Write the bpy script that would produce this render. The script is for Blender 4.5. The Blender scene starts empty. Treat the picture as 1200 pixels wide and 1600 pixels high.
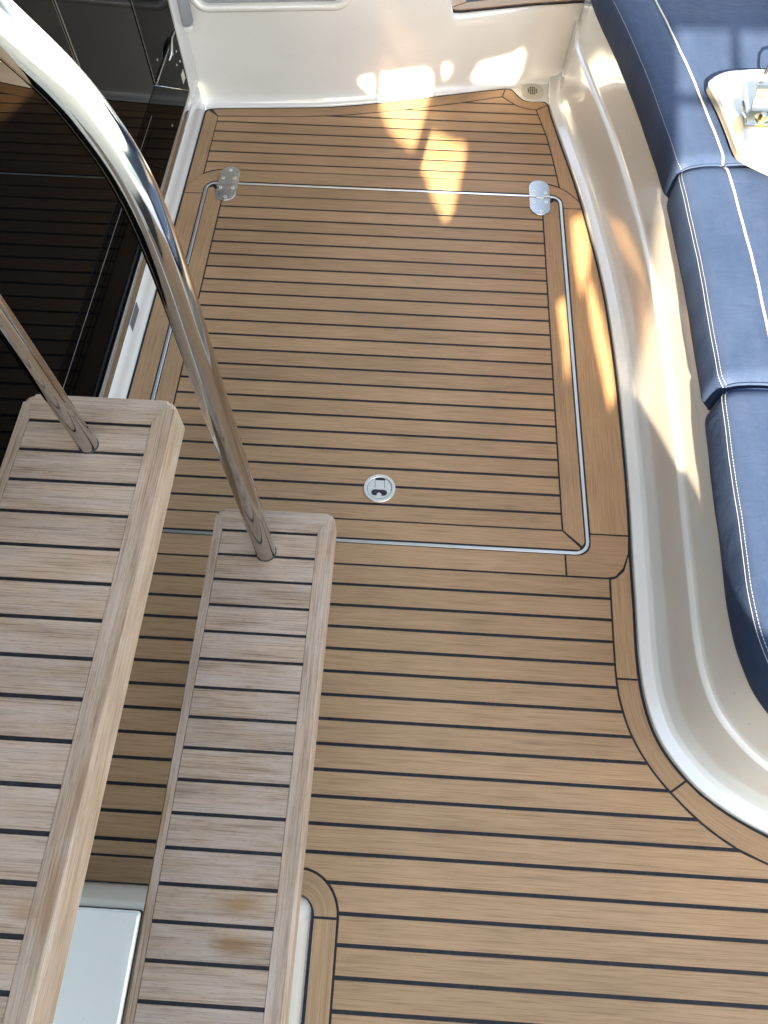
import bpy, bmesh, math, random
from mathutils import Vector, Matrix
random.seed(7)
scene = bpy.context.scene
col = scene.collection

# ---------------------------------------------------------------- camera
ri = Vector((0.9983, 0.0581, 0.0034)); up = Vector((-0.0533, 0.8887, 0.4554)); fw = Vector((-0.0235, 0.4548, -0.8903))
cam_data = bpy.data.cameras.new('camera')
cam_data.sensor_fit = 'VERTICAL'; cam_data.sensor_height = 36.0
cam_data.lens = 1110.0 / 1600.0 * 36.0
cam_data.clip_start = 0.02; cam_data.clip_end = 5000
cam = bpy.data.objects.new('camera', cam_data); col.objects.link(cam)
cam.matrix_world = Matrix(((ri.x, up.x, -fw.x, 0), (ri.y, up.y, -fw.y, 0), (ri.z, up.z, -fw.z, 1.5086), (0, 0, 0, 1)))
scene.camera = cam

# ---------------------------------------------------------------- light
SUN_DIR = Vector((0.14, 1.0, -0.53)).normalized()          # the way the light travels
elev = math.asin(-SUN_DIR.z)
world = bpy.data.worlds.new('World'); scene.world = world; world.use_nodes = True
wn = world.node_tree.nodes; wl = world.node_tree.links
sky = wn.new('ShaderNodeTexSky'); sky.sky_type = 'NISHITA'; sky.sun_disc = False
sky.sun_elevation = elev
sky.sun_rotation = math.atan2(-SUN_DIR.x, -SUN_DIR.y)
sky.air_density = 1.0; sky.dust_density = 0.9; sky.ozone_density = 0.6
wl.new(sky.outputs[0], wn['Background'].inputs[0]); wn['Background'].inputs[1].default_value = 0.15
sun_data = bpy.data.lights.new('sun', 'SUN'); sun_data.energy = 4.0; sun_data.angle = math.radians(0.5)
sun_data.color = (1.0, 0.945, 0.84)
sun = bpy.data.objects.new('sun', sun_data); col.objects.link(sun)
sun.rotation_euler = SUN_DIR.to_track_quat('-Z', 'Y').to_euler()
scene.view_settings.view_transform = 'Standard'; scene.view_settings.look = 'None'
scene.view_settings.exposure = 3.55; scene.view_settings.gamma = 1.0
scene.view_settings.use_white_balance = True; scene.view_settings.white_balance_temperature = 8800; scene.view_settings.white_balance_tint = 13
scene.cycles.use_denoising = True
scene.cycles.max_bounces = 10; scene.cycles.diffuse_bounces = 5; scene.cycles.glossy_bounces = 6
scene.cycles.sample_clamp_indirect = 40.0
scene.cycles.blur_glossy = 0.1

# ---------------------------------------------------------------- materials
def mat(name, base, rough=0.5, metal=0.0, coat=0.0, coat_rough=0.05, spec=0.5, ior=1.5):
    m = bpy.data.materials.new(name); m.use_nodes = True
    b = m.node_tree.nodes['Principled BSDF']
    b.inputs['Base Color'].default_value = (*base, 1); b.inputs['Roughness'].default_value = rough
    b.inputs['Metallic'].default_value = metal; b.inputs['Coat Weight'].default_value = coat
    b.inputs['Coat Roughness'].default_value = coat_rough; b.inputs['Specular IOR Level'].default_value = spec
    b.inputs['IOR'].default_value = ior
    return m
class G:
    def __init__(s, m): s.m = m; s.n = m.node_tree.nodes; s.l = m.node_tree.links; s.b = s.n['Principled BSDF']
    def add(s, t, **kw):
        x = s.n.new(t)
        for k, v in kw.items(): setattr(x, k, v)
        return x
    def coord(s, out='UV'): return s.add('ShaderNodeTexCoord').outputs[out]
    def mapping(s, src, scale=(1, 1, 1), loc=(0, 0, 0)):
        m = s.add('ShaderNodeMapping'); m.inputs['Scale'].default_value = scale; m.inputs['Location'].default_value = loc
        s.l.new(src, m.inputs[0]); return m.outputs[0]
    def noise(s, src, scale=5, detail=4, rough=0.55, dist=0.0):
        x = s.add('ShaderNodeTexNoise'); x.inputs['Scale'].default_value = scale; x.inputs['Detail'].default_value = detail
        x.inputs['Roughness'].default_value = rough; x.inputs['Distortion'].default_value = dist
        s.l.new(src, x.inputs['Vector']); return x.outputs[0]
    def ramp(s, src, stops):
        x = s.add('ShaderNodeValToRGB'); e = x.color_ramp.elements
        while len(e) < len(stops): e.new(0.5)
        for i, (p, c) in enumerate(stops):
            e[i].position = p; e[i].color = (*c, 1) if len(c) == 3 else c
        s.l.new(src, x.inputs[0]); return x.outputs[0]
    def mix(s, f, a, b, mode='MIX'):
        x = s.add('ShaderNodeMix', data_type='RGBA', blend_type=mode)
        for k, v in ((0, f), (6, a), (7, b)):
            if hasattr(v, 'links') or hasattr(v, 'is_linked'): s.l.new(v, x.inputs[k])
            elif k == 0: x.inputs[0].default_value = v
            else: x.inputs[k].default_value = (*v, 1)
        return x.outputs[2]
    def math(s, op, a, b=None):
        x = s.add('ShaderNodeMath', operation=op)
        for i, v in enumerate((a, b)):
            if v is None: continue
            if hasattr(v, 'is_linked'): s.l.new(v, x.inputs[i])
            else: x.inputs[i].default_value = v
        return x.outputs[0]
    def bump(s, h, strength=0.2, dist=0.001):
        x = s.add('ShaderNodeBump'); x.inputs['Strength'].default_value = strength; x.inputs['Distance'].default_value = dist
        s.l.new(h, x.inputs['Height']); s.l.new(x.outputs[0], s.b.inputs['Normal'])
    def set(s, k, v): s.l.new(v, s.b.inputs[k])

def teak(name, c_dark, c_light, grey=0.0, var=0.16, rough=0.62):
    m = mat(name, c_light, rough, spec=0.35); g = G(m)
    uv = g.coord('UV')
    fine = g.noise(g.mapping(uv, (9, 520, 1)), 1.0, 4, 0.6)
    mid = g.noise(g.mapping(uv, (3.0, 120, 1) if grey == 0 else (2.4, 75, 1)), 1.0, 4, 0.6, 0.4)
    big = g.noise(g.mapping(uv, (1.6, 5, 1)), 1.0, 2)
    line = g.ramp(fine, [(0.38, (0, 0, 0)), (0.52, (1, 1, 1))])
    v = g.math('ADD', g.math('MULTIPLY', line, 0.30), g.math('ADD', g.math('MULTIPLY', fine, 0.15), g.math('MULTIPLY', mid, 0.55)))
    c = g.ramp(v, [(0.28, c_dark), (0.72, c_light)])
    oi = g.add('ShaderNodeObjectInfo')
    hv = g.add('ShaderNodeHueSaturation')
    g.l.new(c, hv.inputs['Color'])
    g.l.new(g.math('ADD', g.math('MULTIPLY', oi.outputs['Random'], var), g.math('ADD', g.math('MULTIPLY', big, 0.22), 0.89 - var / 2)), hv.inputs['Value'])
    hv.inputs['Saturation'].default_value = 1.0
    col_out = hv.outputs[0]
    wear = g.ramp(g.noise(g.mapping(g.coord('Object'), (2.6, 4.2, 1)), 1.0, 6, 0.62, 0.6), [(0.34, (0.90, 0.89, 0.88)), (0.62, (1.06, 1.06, 1.07))])
    col_out = g.mix(1.0, col_out, wear, 'MULTIPLY')
    spot = g.ramp(g.noise(g.coord('Object'), 95, 3, 0.5), [(0.23, (0.55, 0.5, 0.46)), (0.28, (1, 1, 1))])
    col_out = g.mix(0.5, col_out, g.mix(1.0, col_out, spot, 'MULTIPLY'))
    if grey > 0:
        w = g.noise(g.mapping(uv, (7, 30, 1), (3, 1, 0)), 1.0, 5, 0.65)
        f = g.ramp(w, [(0.40, (0, 0, 0)), (0.68, (1, 1, 1))])
        col_out = g.mix(g.math('MULTIPLY', f, grey), col_out, (0.325, 0.268, 0.232))
        pore = g.ramp(g.noise(g.mapping(uv, (60, 900, 1)), 1.0, 2), [(0.30, (0.55, 0.5, 0.45)), (0.44, (1, 1, 1))])
        col_out = g.mix(0.6, col_out, g.mix(1.0, col_out, pore, 'MULTIPLY'))
        # tannin stains soaked into the wood: place on the tread, radius
        ob = g.coord('Object')
        for (cx, cy, rx, ry, amt) in ((-0.195, -0.048, 0.115, 0.034, 0.85), (-0.190, -0.094, 0.080, 0.030, 0.95), (-0.318, 0.06, 0.012, 0.10, 0.75), (-0.322, -0.05, 0.014, 0.12, 0.8), (-0.345, -0.05, 0.035, 0.03, 0.6)):
            d = g.add('ShaderNodeVectorMath', operation='LENGTH')
            mp = g.mapping(ob, (1 / rx, 1 / ry, 0.0), (-cx / rx, -cy / ry, 0))
            g.l.new(mp, d.inputs[0])
            nn = g.noise(g.mapping(ob, (16, 110, 1) if rx > ry else (110, 16, 1)), 1.0, 6, 0.7)
            k = g.math('ADD', d.outputs['Value'], g.math('MULTIPLY', nn, 0.9))
            f2 = g.ramp(k, [(0.25, (1, 1, 1)), (0.85, (0, 0, 0))] if False else [(0.55, (1, 1, 1)), (1.0, (0, 0, 0))])
            col_out = g.mix(g.math('MULTIPLY', g.math('MULTIPLY', f2, amt), 0.95), col_out, g.mix(mid, (0.09, 0.045, 0.018), (0.25, 0.135, 0.058)))
    g.set('Base Color', col_out)
    g.bump(v, 0.35, 0.0006)
    return m
M = {}
M['teak'] = teak('teak_deck', (0.212, 0.117, 0.056), (0.325, 0.187, 0.097), var=0.16)
M['teak_old'] = teak('weathered_teak', (0.130, 0.078, 0.047), (0.280, 0.190, 0.130), grey=0.5, var=0.18, rough=0.7)
M['caulk'] = mat('black_caulk', (0.016, 0.018, 0.021), 0.65, spec=0.25)
g = G(M['caulk']); g.set('Base Color', g.ramp(g.noise(g.coord('Object'), 60, 4), [(0.3, (0.004, 0.0045, 0.006)), (0.75, (0.015, 0.016, 0.019))]))
def gelcoat(name, c, rough=0.22):
    m = mat(name, c, rough, coat=1.0, coat_rough=0.03); g = G(m); o = g.coord('Object')
    n = g.noise(g.mapping(o, (3, 3, 6)), 1.0, 5, 0.6)
    c2 = tuple(x * 0.90 for x in c)
    base = g.ramp(n, [(0.3, c2), (0.7, c)])
    sp = g.ramp(g.noise(o, 160, 2, 0.4), [(0.22, (0.45, 0.42, 0.38)), (0.26, (1, 1, 1))])
    g.set('Base Color', g.mix(0.55, base, g.mix(1.0, base, sp, 'MULTIPLY')))
    g.bump(g.noise(o, 7, 2), 0.025, 0.01)
    return m
M['gel'] = gelcoat('white_gelcoat', (0.57, 0.56, 0.53))
M['gel_cream'] = gelcoat('cream_gelcoat', (0.21, 0.185, 0.14), 0.3)
M['drain'] = gelcoat('beige_plastic', (0.40, 0.37, 0.30), 0.3)
M['gel_cool'] = gelcoat('lid_gelcoat', (0.76, 0.78, 0.78), 0.25)
M['steel'] = mat('polished_stainless', (0.52, 0.51, 0.49), 0.07, 1.0)
g = G(M['steel']); o = g.coord('Object')
g.set('Roughness', g.ramp(g.noise(o, 14, 5, 0.65), [(0.35, (0.035,) * 3), (0.75, (0.16,) * 3)]))
g.bump(g.noise(o, 22, 2), 0.05, 0.004)
M['steel_dull'] = mat('brushed_stainless', (0.40, 0.395, 0.38), 0.28, 1.0)
g = G(M['steel_dull']); o = g.coord('Object')
g.set('Roughness', g.ramp(g.noise(o, 12, 3, 0.6), [(0.3, (0.24,) * 3), (0.75, (0.34,) * 3)]))
M['alu'] = mat('aluminium_trim', (0.66, 0.65, 0.63), 0.38, 1.0)
M['zinc'] = mat('zinc_plated_steel', (0.72, 0.70, 0.62), 0.25, 1.0)
g = G(M['zinc']); o = g.coord('Object')
g.set('Base Color', g.ramp(g.noise(o, 40, 4), [(0.35, (0.16, 0.21, 0.27)), (0.5, (0.30, 0.29, 0.25)), (0.7, (0.36, 0.29, 0.13))]))
M['brass'] = mat('yellow_zinc', (0.72, 0.56, 0.26), 0.3, 1.0)
M['glass'] = mat('dark_tinted_glass', (0.0004, 0.0005, 0.0007), 0.012, spec=0.26, ior=1.22)
M['black'] = mat('black_anodised_frame', (0.0006, 0.0006, 0.0008), 0.05, spec=0.10, ior=1.2)
M['rubber'] = mat('black_rubber', (0.012, 0.012, 0.013), 0.6)
M['grey_pad'] = mat('grey_foam', (0.20, 0.215, 0.23), 0.75)
M['grey_dark'] = mat('dark_grey_plastic', (0.09, 0.09, 0.095), 0.4)
M['screen'] = mat('offwhite_light_mask', (0.62, 0.60, 0.56), 0.7)  # for the added unseen sun mask; slightly translucent to glow into the cockpit
g = G(M['screen']); tr = g.add('ShaderNodeBsdfTranslucent'); tr.inputs['Color'].default_value = (0.72, 0.77, 0.82, 1)
mx = g.add('ShaderNodeMixShader'); mx.inputs[0].default_value = 0.08
g.l.new(g.b.outputs[0], mx.inputs[1]); g.l.new(tr.outputs[0], mx.inputs[2]); g.l.new(mx.outputs[0], g.n['Material Output'].inputs['Surface'])
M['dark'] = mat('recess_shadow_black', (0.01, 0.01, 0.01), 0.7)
M['steel_ring'] = mat('satin_stainless', (0.74, 0.72, 0.67), 0.45, 1.0)
M['piping'] = mat('white_vinyl_piping', (0.40, 0.36, 0.30), 0.6)
M['thread'] = mat('white_thread', (0.26, 0.27, 0.27), 0.8)
M['vinyl'] = mat('navy_vinyl', (0.03, 0.06, 0.13), 0.45, spec=0.5)
g = G(M['vinyl']); o = g.coord('Object')
n1 = g.noise(g.mapping(o, (6, 3, 6)), 1.0, 5, 0.65)
n2 = g.noise(o, 900, 2, 0.5)
base = g.ramp(n1, [(0.3, (0.0145, 0.0300, 0.067)), (0.72, (0.0260, 0.0460, 0.094))])
speck = g.ramp(g.noise(o, 210, 3, 0.7), [(0.735, (0, 0, 0)), (0.78, (1, 1, 1))])
smear = g.ramp(g.noise(g.mapping(o, (26, 6, 6)), 1.0, 6, 0.75), [(0.42, (0, 0, 0)), (0.85, (0.35, 0.35, 0.35))])
c = g.mix(smear, base, (0.048, 0.070, 0.115)); c = g.mix(speck, c, (0.07, 0.08, 0.10))
c = g.mix(0.35, c, g.mix(1.0, c, g.ramp(n2, [(0.3, (0.5, 0.5, 0.5)), (0.7, (1.2, 1.2, 1.2))]), 'MULTIPLY'))
g.set('Base Color', c); wr = g.noise(g.mapping(o, (9, 16, 9)), 1.0, 5, 0.6, 1.2)
g.bump(g.math('ADD', g.math('MULTIPLY', n2, 0.10), wr), 0.30, 0.006)
g.b.inputs['Roughness'].default_value = 0.62; g.b.inputs['Specular IOR Level'].default_value = 0.07
M['water'] = mat('harbour_water', (0.02, 0.05, 0.06), 0.08)
g = G(M['water']); g.bump(g.noise(g.coord('Object'), 1.2, 6), 0.6, 0.2)
M['wire'] = mat('black_cable', (0.01, 0.011, 0.016), 0.45)

# ---------------------------------------------------------------- helpers
def tag(o, label=None, cat=None, group=None, kind=None):
    if label: o['label'] = label
    if cat: o['category'] = cat
    if group: o['group'] = group
    if kind: o['kind'] = kind
    return o
def empty(name, loc=(0, 0, 0)):
    o = bpy.data.objects.new(name, None); o.location = loc; col.objects.link(o); o.empty_display_size = 0.1
    return o
def link(name, bm, material, parent=None, smooth=False, auto=None):
    me = bpy.data.meshes.new(name); bmesh.ops.recalc_face_normals(bm, faces=bm.faces[:])
    bm.to_mesh(me); bm.free()
    me.materials.append(M[material])
    if smooth:
        for p in me.polygons: p.use_smooth = True
    if auto is not None: me.set_sharp_from_angle(angle=math.radians(auto))
    o = bpy.data.objects.new(name, me); col.objects.link(o)
    if parent is not None:
        o.parent = parent; o.matrix_parent_inverse = Matrix.Translation(parent.location).inverted()
    return o
def area(p): return 0.5 * sum(p[i][0] * p[(i + 1) % len(p)][1] - p[(i + 1) % len(p)][0] * p[i][1] for i in range(len(p)))
def clean(p, eps=2e-4):
    q = []
    for a in p:
        if not q or math.hypot(a[0] - q[-1][0], a[1] - q[-1][1]) > eps: q.append((a[0], a[1]))
    while len(q) > 2 and math.hypot(q[0][0] - q[-1][0], q[0][1] - q[-1][1]) < eps: q.pop()
    return q if area(q) > 0 else q[::-1]
def inset(p, d):
    n = len(p); out = []
    for i in range(n):
        a, b, c = Vector(p[i - 1]), Vector(p[i]), Vector(p[(i + 1) % n])
        e1 = (b - a).normalized(); e2 = (c - b).normalized()
        n1 = Vector((-e1.y, e1.x)); n2 = Vector((-e2.y, e2.x))
        k = max(0.35, 1 + n1.dot(n2))
        out.append(tuple(b + (n1 + n2) * (d / k)))
    return out
def clip(p, axis, val, keep_greater):
    out = []
    for i in range(len(p)):
        a, b = p[i], p[(i + 1) % len(p)]
        ia = (a[axis] >= val) == keep_greater; ib = (b[axis] >= val) == keep_greater
        if ia: out.append(a)
        if ia != ib:
            t = (val - a[axis]) / (b[axis] - a[axis])
            out.append((a[0] + t * (b[0] - a[0]), a[1] + t * (b[1] - a[1])))
    return out
def prism(name, poly, z0, z1, material, parent=None, grain=(1, 0), bev=0.0008, smooth=False, auto=None):
    """polygon extruded z0..z1 with a small chamfer round its top edge; UV runs along the grain in metres"""
    p = clean(poly); bm = bmesh.new(); uvl = bm.loops.layers.uv.new('UVMap')
    ou, ov = random.uniform(0, 40), random.uniform(0, 40)
    pt = inset(p, bev) if bev > 0 else p
    r0 = [bm.verts.new((x, y, z0)) for x, y in p]
    r1 = [bm.verts.new((x, y, z1 - bev)) for x, y in p] if bev > 0 else None
    r2 = [bm.verts.new((x, y, z1)) for x, y in pt]
    n = len(p)
    bm.faces.new(r2); bm.faces.new(r0[::-1])
    for i in range(n):
        j = (i + 1) % n
        if bev > 0:
            bm.faces.new((r0[i], r0[j], r1[j], r1[i])); bm.faces.new((r1[i], r1[j], r2[j], r2[i]))
        else: bm.faces.new((r0[i], r0[j], r2[j], r2[i]))
    gx, gy = grain
    for f in bm.faces:
        for l in f.loops:
            c = l.vert.co
            l[uvl].uv = (ou + c.x * gx + c.y * gy, ov - c.x * gy + c.y * gx + c.z)
    return link(name, bm, material, parent, smooth, auto)
def resample(pts, n):
    L = [0.0]
    for a, b in zip(pts[:-1], pts[1:]): L.append(L[-1] + math.hypot(b[0] - a[0], b[1] - a[1]))
    out = []
    for k in range(n):
        t = L[-1] * k / (n - 1); i = 0
        while i < len(pts) - 2 and L[i + 1] < t: i += 1
        u = (t - L[i]) / max(1e-9, L[i + 1] - L[i])
        out.append((pts[i][0] + u * (pts[i + 1][0] - pts[i][0]), pts[i][1] + u * (pts[i + 1][1] - pts[i][1])))
    return out
def catmull(pts, sub=8):
    P = [Vector(p) for p in pts]; P = [P[0] * 2 - P[1]] + P + [P[-1] * 2 - P[-2]]; out = []
    for i in range(1, len(P) - 2):
        for k in range(sub):
            t = k / sub
            out.append(tuple(0.5 * ((2 * P[i]) + (P[i + 1] - P[i - 1]) * t + (2 * P[i - 1] - 5 * P[i] + 4 * P[i + 1] - P[i + 2]) * t * t + (3 * P[i] - P[i - 1] - 3 * P[i + 1] + P[i + 2]) * t ** 3)))
    out.append(tuple(P[-2])); return out
def band(name, outer, inner, material, parent, z0=-0.006, z1=0.0, gap=0.0022, edge=0.006, n=None):
    """curved border plank between two lines, grain along it"""
    n = n or max(3, min(22, int(2 + len(outer))))
    A = resample(outer, n); B = resample(inner, n)
    bm = bmesh.new(); uvl = bm.loops.layers.uv.new('UVMap')
    ou, ov = random.uniform(0, 40), random.uniform(0, 40)
    rows = []; s = 0
    L = sum(math.hypot(A[i + 1][0] - A[i][0], A[i + 1][1] - A[i][1]) for i in range(n - 1))
    for i in range(n):
        a, b = Vector(A[i]), Vector(B[i])
        if i == 0: t = (Vector(A[1]) - a).normalized(); a += t * gap; b += t * gap
        if i == n - 1: t = (a - Vector(A[n - 2])).normalized(); a -= t * gap; b -= t * gap
        if i: s += (Vector(A[i]) - Vector(A[i - 1])).length
        w = (b - a).length; d = (b - a) / w
        pts = [(a + d * edge, z1 - 0.0008, edge), (a + d * (edge + 0.0008), z1, edge), (b - d * (gap + 0.0008), z1, w - gap), (b - d * gap, z1 - 0.0008, w - gap)]
        pts = [(a + d * edge, z0, edge)] + pts + [(b - d * gap, z0, w - gap)]
        rows.append([(bm.verts.new((p.x, p.y, z)), (ou + s, ov + v)) for p, z, v in pts])
    def face(q):
        f = bm.faces.new([x[0] for x in q])
        for l, x in zip(f.loops, q): l[uvl].uv = x[1]
    for i in range(n - 1):
        for k in range(5): face((rows[i][k], rows[i + 1][k], rows[i + 1][k + 1], rows[i][k + 1]))
    face(rows[0]); face(rows[-1][::-1])
    return link(name, bm, material, parent)
def box(name, lo, hi, material, parent=None, bev=0.0, seg=2, smooth=True):
    bm = bmesh.new()
    bmesh.ops.create_cube(bm, size=1)
    for v in bm.verts: v.co = Vector([lo[i] + (v.co[i] + 0.5) * (hi[i] - lo[i]) for i in range(3)])
    if bev > 0: bmesh.ops.bevel(bm, geom=bm.edges[:], offset=bev, segments=seg, affect='EDGES', profile=0.6)
    return link(name, bm, material, parent, smooth and bev > 0, 40 if smooth and bev > 0 else None)
def tube(name, pts, r, material, parent=None, seg=20, cap=True, closed=False):
    P = [Vector(p) for p in pts]; n = len(P); bm = bmesh.new(); rings = []
    T = [((P[(i + 1) % n] if closed else P[min(i + 1, n - 1)]) - (P[i - 1] if closed else P[max(i - 1, 0)])).normalized() for i in range(n)]
    ref = Vector((0, 1, 0)) if abs(T[0].y) < 0.9 else Vector((1, 0, 0))
    N = (ref - T[0] * ref.dot(T[0])).normalized()
    rr = r if isinstance(r, (list, tuple)) else [r] * n
    for i in range(n):
        N = (N - T[i] * N.dot(T[i])).normalized(); B = T[i].cross(N)
        rings.append([bm.verts.new(P[i] + (N * math.cos(2 * math.pi * k / seg) + B * math.sin(2 * math.pi * k / seg)) * rr[i]) for k in range(seg)])
    for i in range(n if closed else n - 1):
        a, b = rings[i], rings[(i + 1) % n]
        for k in range(seg): bm.faces.new((a[k], a[(k + 1) % seg], b[(k + 1) % seg], b[k]))
    if cap and not closed: bm.faces.new(rings[0][::-1]); bm.faces.new(rings[-1])
    return link(name, bm, material, parent, True, 50)
def disc(name, c, r, z0, z1, material, parent=None, seg=32, bev=0.0008):
    return prism(name, [(c[0] + r * math.cos(2 * math.pi * k / seg), c[1] + r * math.sin(2 * math.pi * k / seg)) for k in range(seg)], z0, z1, material, parent, bev=bev, smooth=True, auto=35)
def ring(name, c, r0, r1, z0, z1, material, parent=None, seg=40, dz=0.001):
    bm = bmesh.new(); R = []
    prof = [(r1, z0), (r1, z1 - dz), (r1 - dz, z1), (r0 + dz, z1), (r0, z1 - dz), (r0, z0)]
    for k in range(seg):
        a = 2 * math.pi * k / seg
        R.append([bm.verts.new((c[0] + q * math.cos(a), c[1] + q * math.sin(a), z)) for q, z in prof])
    for k in range(seg):
        for j in range(6): bm.faces.new((R[k][j], R[(k + 1) % seg][j], R[(k + 1) % seg][(j + 1) % 6], R[k][(j + 1) % 6]))
    return link(name, bm, material, parent, True, 35)
def arc(cx, cy, r, a0, a1, n=6):
    return [(cx + r * math.cos(math.radians(a0 + (a1 - a0) * k / n)), cy + r * math.sin(math.radians(a0 + (a1 - a0) * k / n))) for k in range(n + 1)]
def rrect(x0, x1, y0, y1, r, n=6):
    return arc(x1 - r, y1 - r, r, 0, 90, n) + arc(x0 + r, y1 - r, r, 90, 180, n) + arc(x0 + r, y0 + r, r, 180, 270, n) + arc(x1 - r, y0 + r, r, 270, 360, n)

# ---------------------------------------------------------------- surveyed lines of the cockpit sole (metres)
FOOT = catmull([(0.441, 2.575), (0.433, 2.473), (0.428, 2.41), (0.426, 2.349), (0.446, 2.21), (0.492, 1.949), (0.520, 1.74), (0.543, 1.511), (0.552, 1.249), (0.550, 0.986), (0.545, 0.806), (0.538, 0.672), (0.534, 0.564), (0.529, 0.45), (0.533, 0.36), (0.553, 0.28), (0.597, 0.212), (0.653, 0.162), (0.744, 0.113), (0.90, 0.055), (1.15, 0.02)], 6)
FAR = catmull([(-0.727, 2.256), (-0.558, 2.270), (-0.344, 2.287), (-0.216, 2.308), (-0.088, 2.337), (0.042, 2.370), (0.172, 2.403), (0.282, 2.428)], 4)
BULGE = catmull([(0.282, 2.428), (0.304, 2.424), (0.322, 2.396), (0.340, 2.372), (0.366, 2.362), (0.400, 2.364), (0.416, 2.362), (0.4255, 2.348)], 4)
def foot_between(ya, yb): return [p for p in FOOT if yb <= p[1] <= ya]
def foot_x(y):
    for a, b in zip(FOOT[:-1], FOOT[1:]):
        if b[1] <= y <= a[1]: return a[0] + (b[0] - a[0]) * (a[1] - y) / (a[1] - b[1])
    return FOOT[-1][0]
FORE_IN = catmull([(0.484, 0.630), (0.481, 0.531), (0.478, 0.402), (0.485, 0.336), (0.502, 0.278), (0.531, 0.224), (0.565, 0.180), (0.617, 0.128), (0.678, 0.086), (0.735, 0.062), (0.90, 0.000), (1.15, -0.035)], 5)
XL = -0.727

# ---------------------------------------------------------------- setting
bm = bmesh.new(); bmesh.ops.create_grid(bm, x_segments=1, y_segments=1, size=1500)
for v in bm.verts: v.co.z = -1.3
tag(link('water', bm, 'water'), kind='structure')
pan = prism('cockpit_pan', [(-0.9, -2.2), (2.0, -2.2), (2.0, 2.9), (-0.9, 2.9)], -0.12, -0.0045, 'gel', bev=0)
tag(pan, kind='structure')

deck_outline = [(XL, -1.9), (1.15, -1.9), (1.15, 0.02)] + FOOT[::-1][1:]
deck_outline = [p for p in deck_outline if p[1] < 2.349] + BULGE[::-1] + FAR[::-1][1:-1] + arc(XL + 0.02, 2.236, 0.02, 90, 180, 4)
deck = prism('deck', deck_outline, -0.02, -0.0010, 'caulk', bev=0)
tag(deck, kind='structure')
PIT = 0.05
def strips(poly, lines, name, parent, g=0.003, side=0.0022, z1=0.0):
    poly = inset(clean(poly), side)
    for ya, yb, ga, gb in lines:      # ya far, yb near, caulk halves
        q = clip(clip(poly, 1, ya - ga + (side if False else 0), False), 1, yb + gb, True)
        q = clean(q) if len(q) > 2 else q
        if len(q) > 2 and area(q) > 2e-4:
            xs = [p[0] for p in q]
            prism(name, q, -0.006, z1, 'teak', parent)
# aft field
aft_in_r = catmull([(0.383, 2.318), (0.398, 2.245), (0.413, 2.170), (0.427, 2.06), (0.438, 1.957)], 4)
bulge_in = catmull([(0.270, 2.381), (0.284, 2.368), (0.305, 2.347), (0.330, 2.330), (0.360, 2.320), (0.383, 2.318)], 4)
far_in = catmull([(-0.679, 2.218), (-0.339, 2.239), (-0.127, 2.276), (0.086, 2.328), (0.270, 2.381)], 5)
aft_poly = [(-0.60, 1.957), (-0.636, 1.9548), (-0.657, 1.9465), (-0.677, 1.9340)] + far_in + bulge_in[1:] + aft_in_r[1:] + [(0.4395, 1.9385), (0.425, 1.9450), (0.40, 1.9525), (0.373, 1.957)]
ls = [2.2417 + PIT * 3 - PIT * k for k in range(9)]
rows = [(a, b, 0.0034, 0.0034) for a, b in zip(ls[:-1], ls[1:])]
rows.append((1.9917, 1.90, 0.003, 0.0))
strips(aft_poly, rows, 'plank', deck)
band('border_plank', [(-0.706, 2.2555)] + FAR[1:], far_in, 'teak', deck, n=18)
band('border_plank', BULGE, bulge_in, 'teak', deck, n=14)
prism('border_plank', [(0.4195, 2.342)] + [(p[0] - 0.006, p[1]) for p in foot_between(2.335, 1.90)] + [(foot_x(1.882) - 0.006, 1.882), (0.480, 1.9025), (0.462, 1.9225), (0.4425, 1.9365)] + [(p[0] + 0.002, p[1] - 0.002) for p in aft_in_r[::-1]], -0.006, 0, 'teak', deck, grain=(0, 1))
prism('border_plank', [(XL + 0.006, 1.8635), (XL + 0.006, 2.232), (XL + 0.012, 2.246), (-0.679, 2.2165), (-0.679, 1.9335), (-0.6985, 1.9125), (-0.713, 1.8920)], -0.006, 0, 'teak', deck, grain=(0, 1))
# frame round the hatch
HX0, HX1, HY0, HY1 = -0.662, 0.444, 0.688, 1.9005
far_arc_out = [(XL + 0.006, 1.846)] + catmull([(XL + 0.006, 1.852), (-0.712, 1.890), (-0.682, 1.927), (-0.636, 1.951), (-0.586, 1.9555), (-0.555, 1.9555)], 4) + catmull([(0.333, 1.9555), (0.373, 1.9545), (0.425, 1.941), (0.458, 1.920), (0.486, 1.889), (foot_x(1.872) - 0.006, 1.872)], 4)
far_strip = far_arc_out + [(foot_x(1.847) - 0.006, 1.847), (HX1 + 0.004, 1.847)] + arc(HX1 - 0.036, HY1 - 0.036, 0.040, 0, 90, 5)[1:] + arc(HX0 + 0.036, HY1 - 0.036, 0.040, 90, 180, 5) + [(HX0 - 0.004, 1.846)]
prism('border_plank', far_strip, -0.006, 0, 'teak', deck)
prism('border_plank', [(XL + 0.006, 1.842), (HX0 - 0.004, 1.842), (HX0 - 0.004, 0.634), (XL + 0.006, 0.634)], -0.006, 0, 'teak', deck, grain=(0, 1))
fb = [(p[0] - 0.006, p[1]) for p in foot_between(1.843, 0.744)]
prism('border_plank', [(HX1 + 0.004, 1.843)] + [(foot_x(1.843) - 0.006, 1.843)] + fb + [(foot_x(0.744) - 0.006, 0.744), (HX1 + 0.004, 0.744)], -0.006, 0, 'teak', deck, grain=(0, 1))
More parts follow.
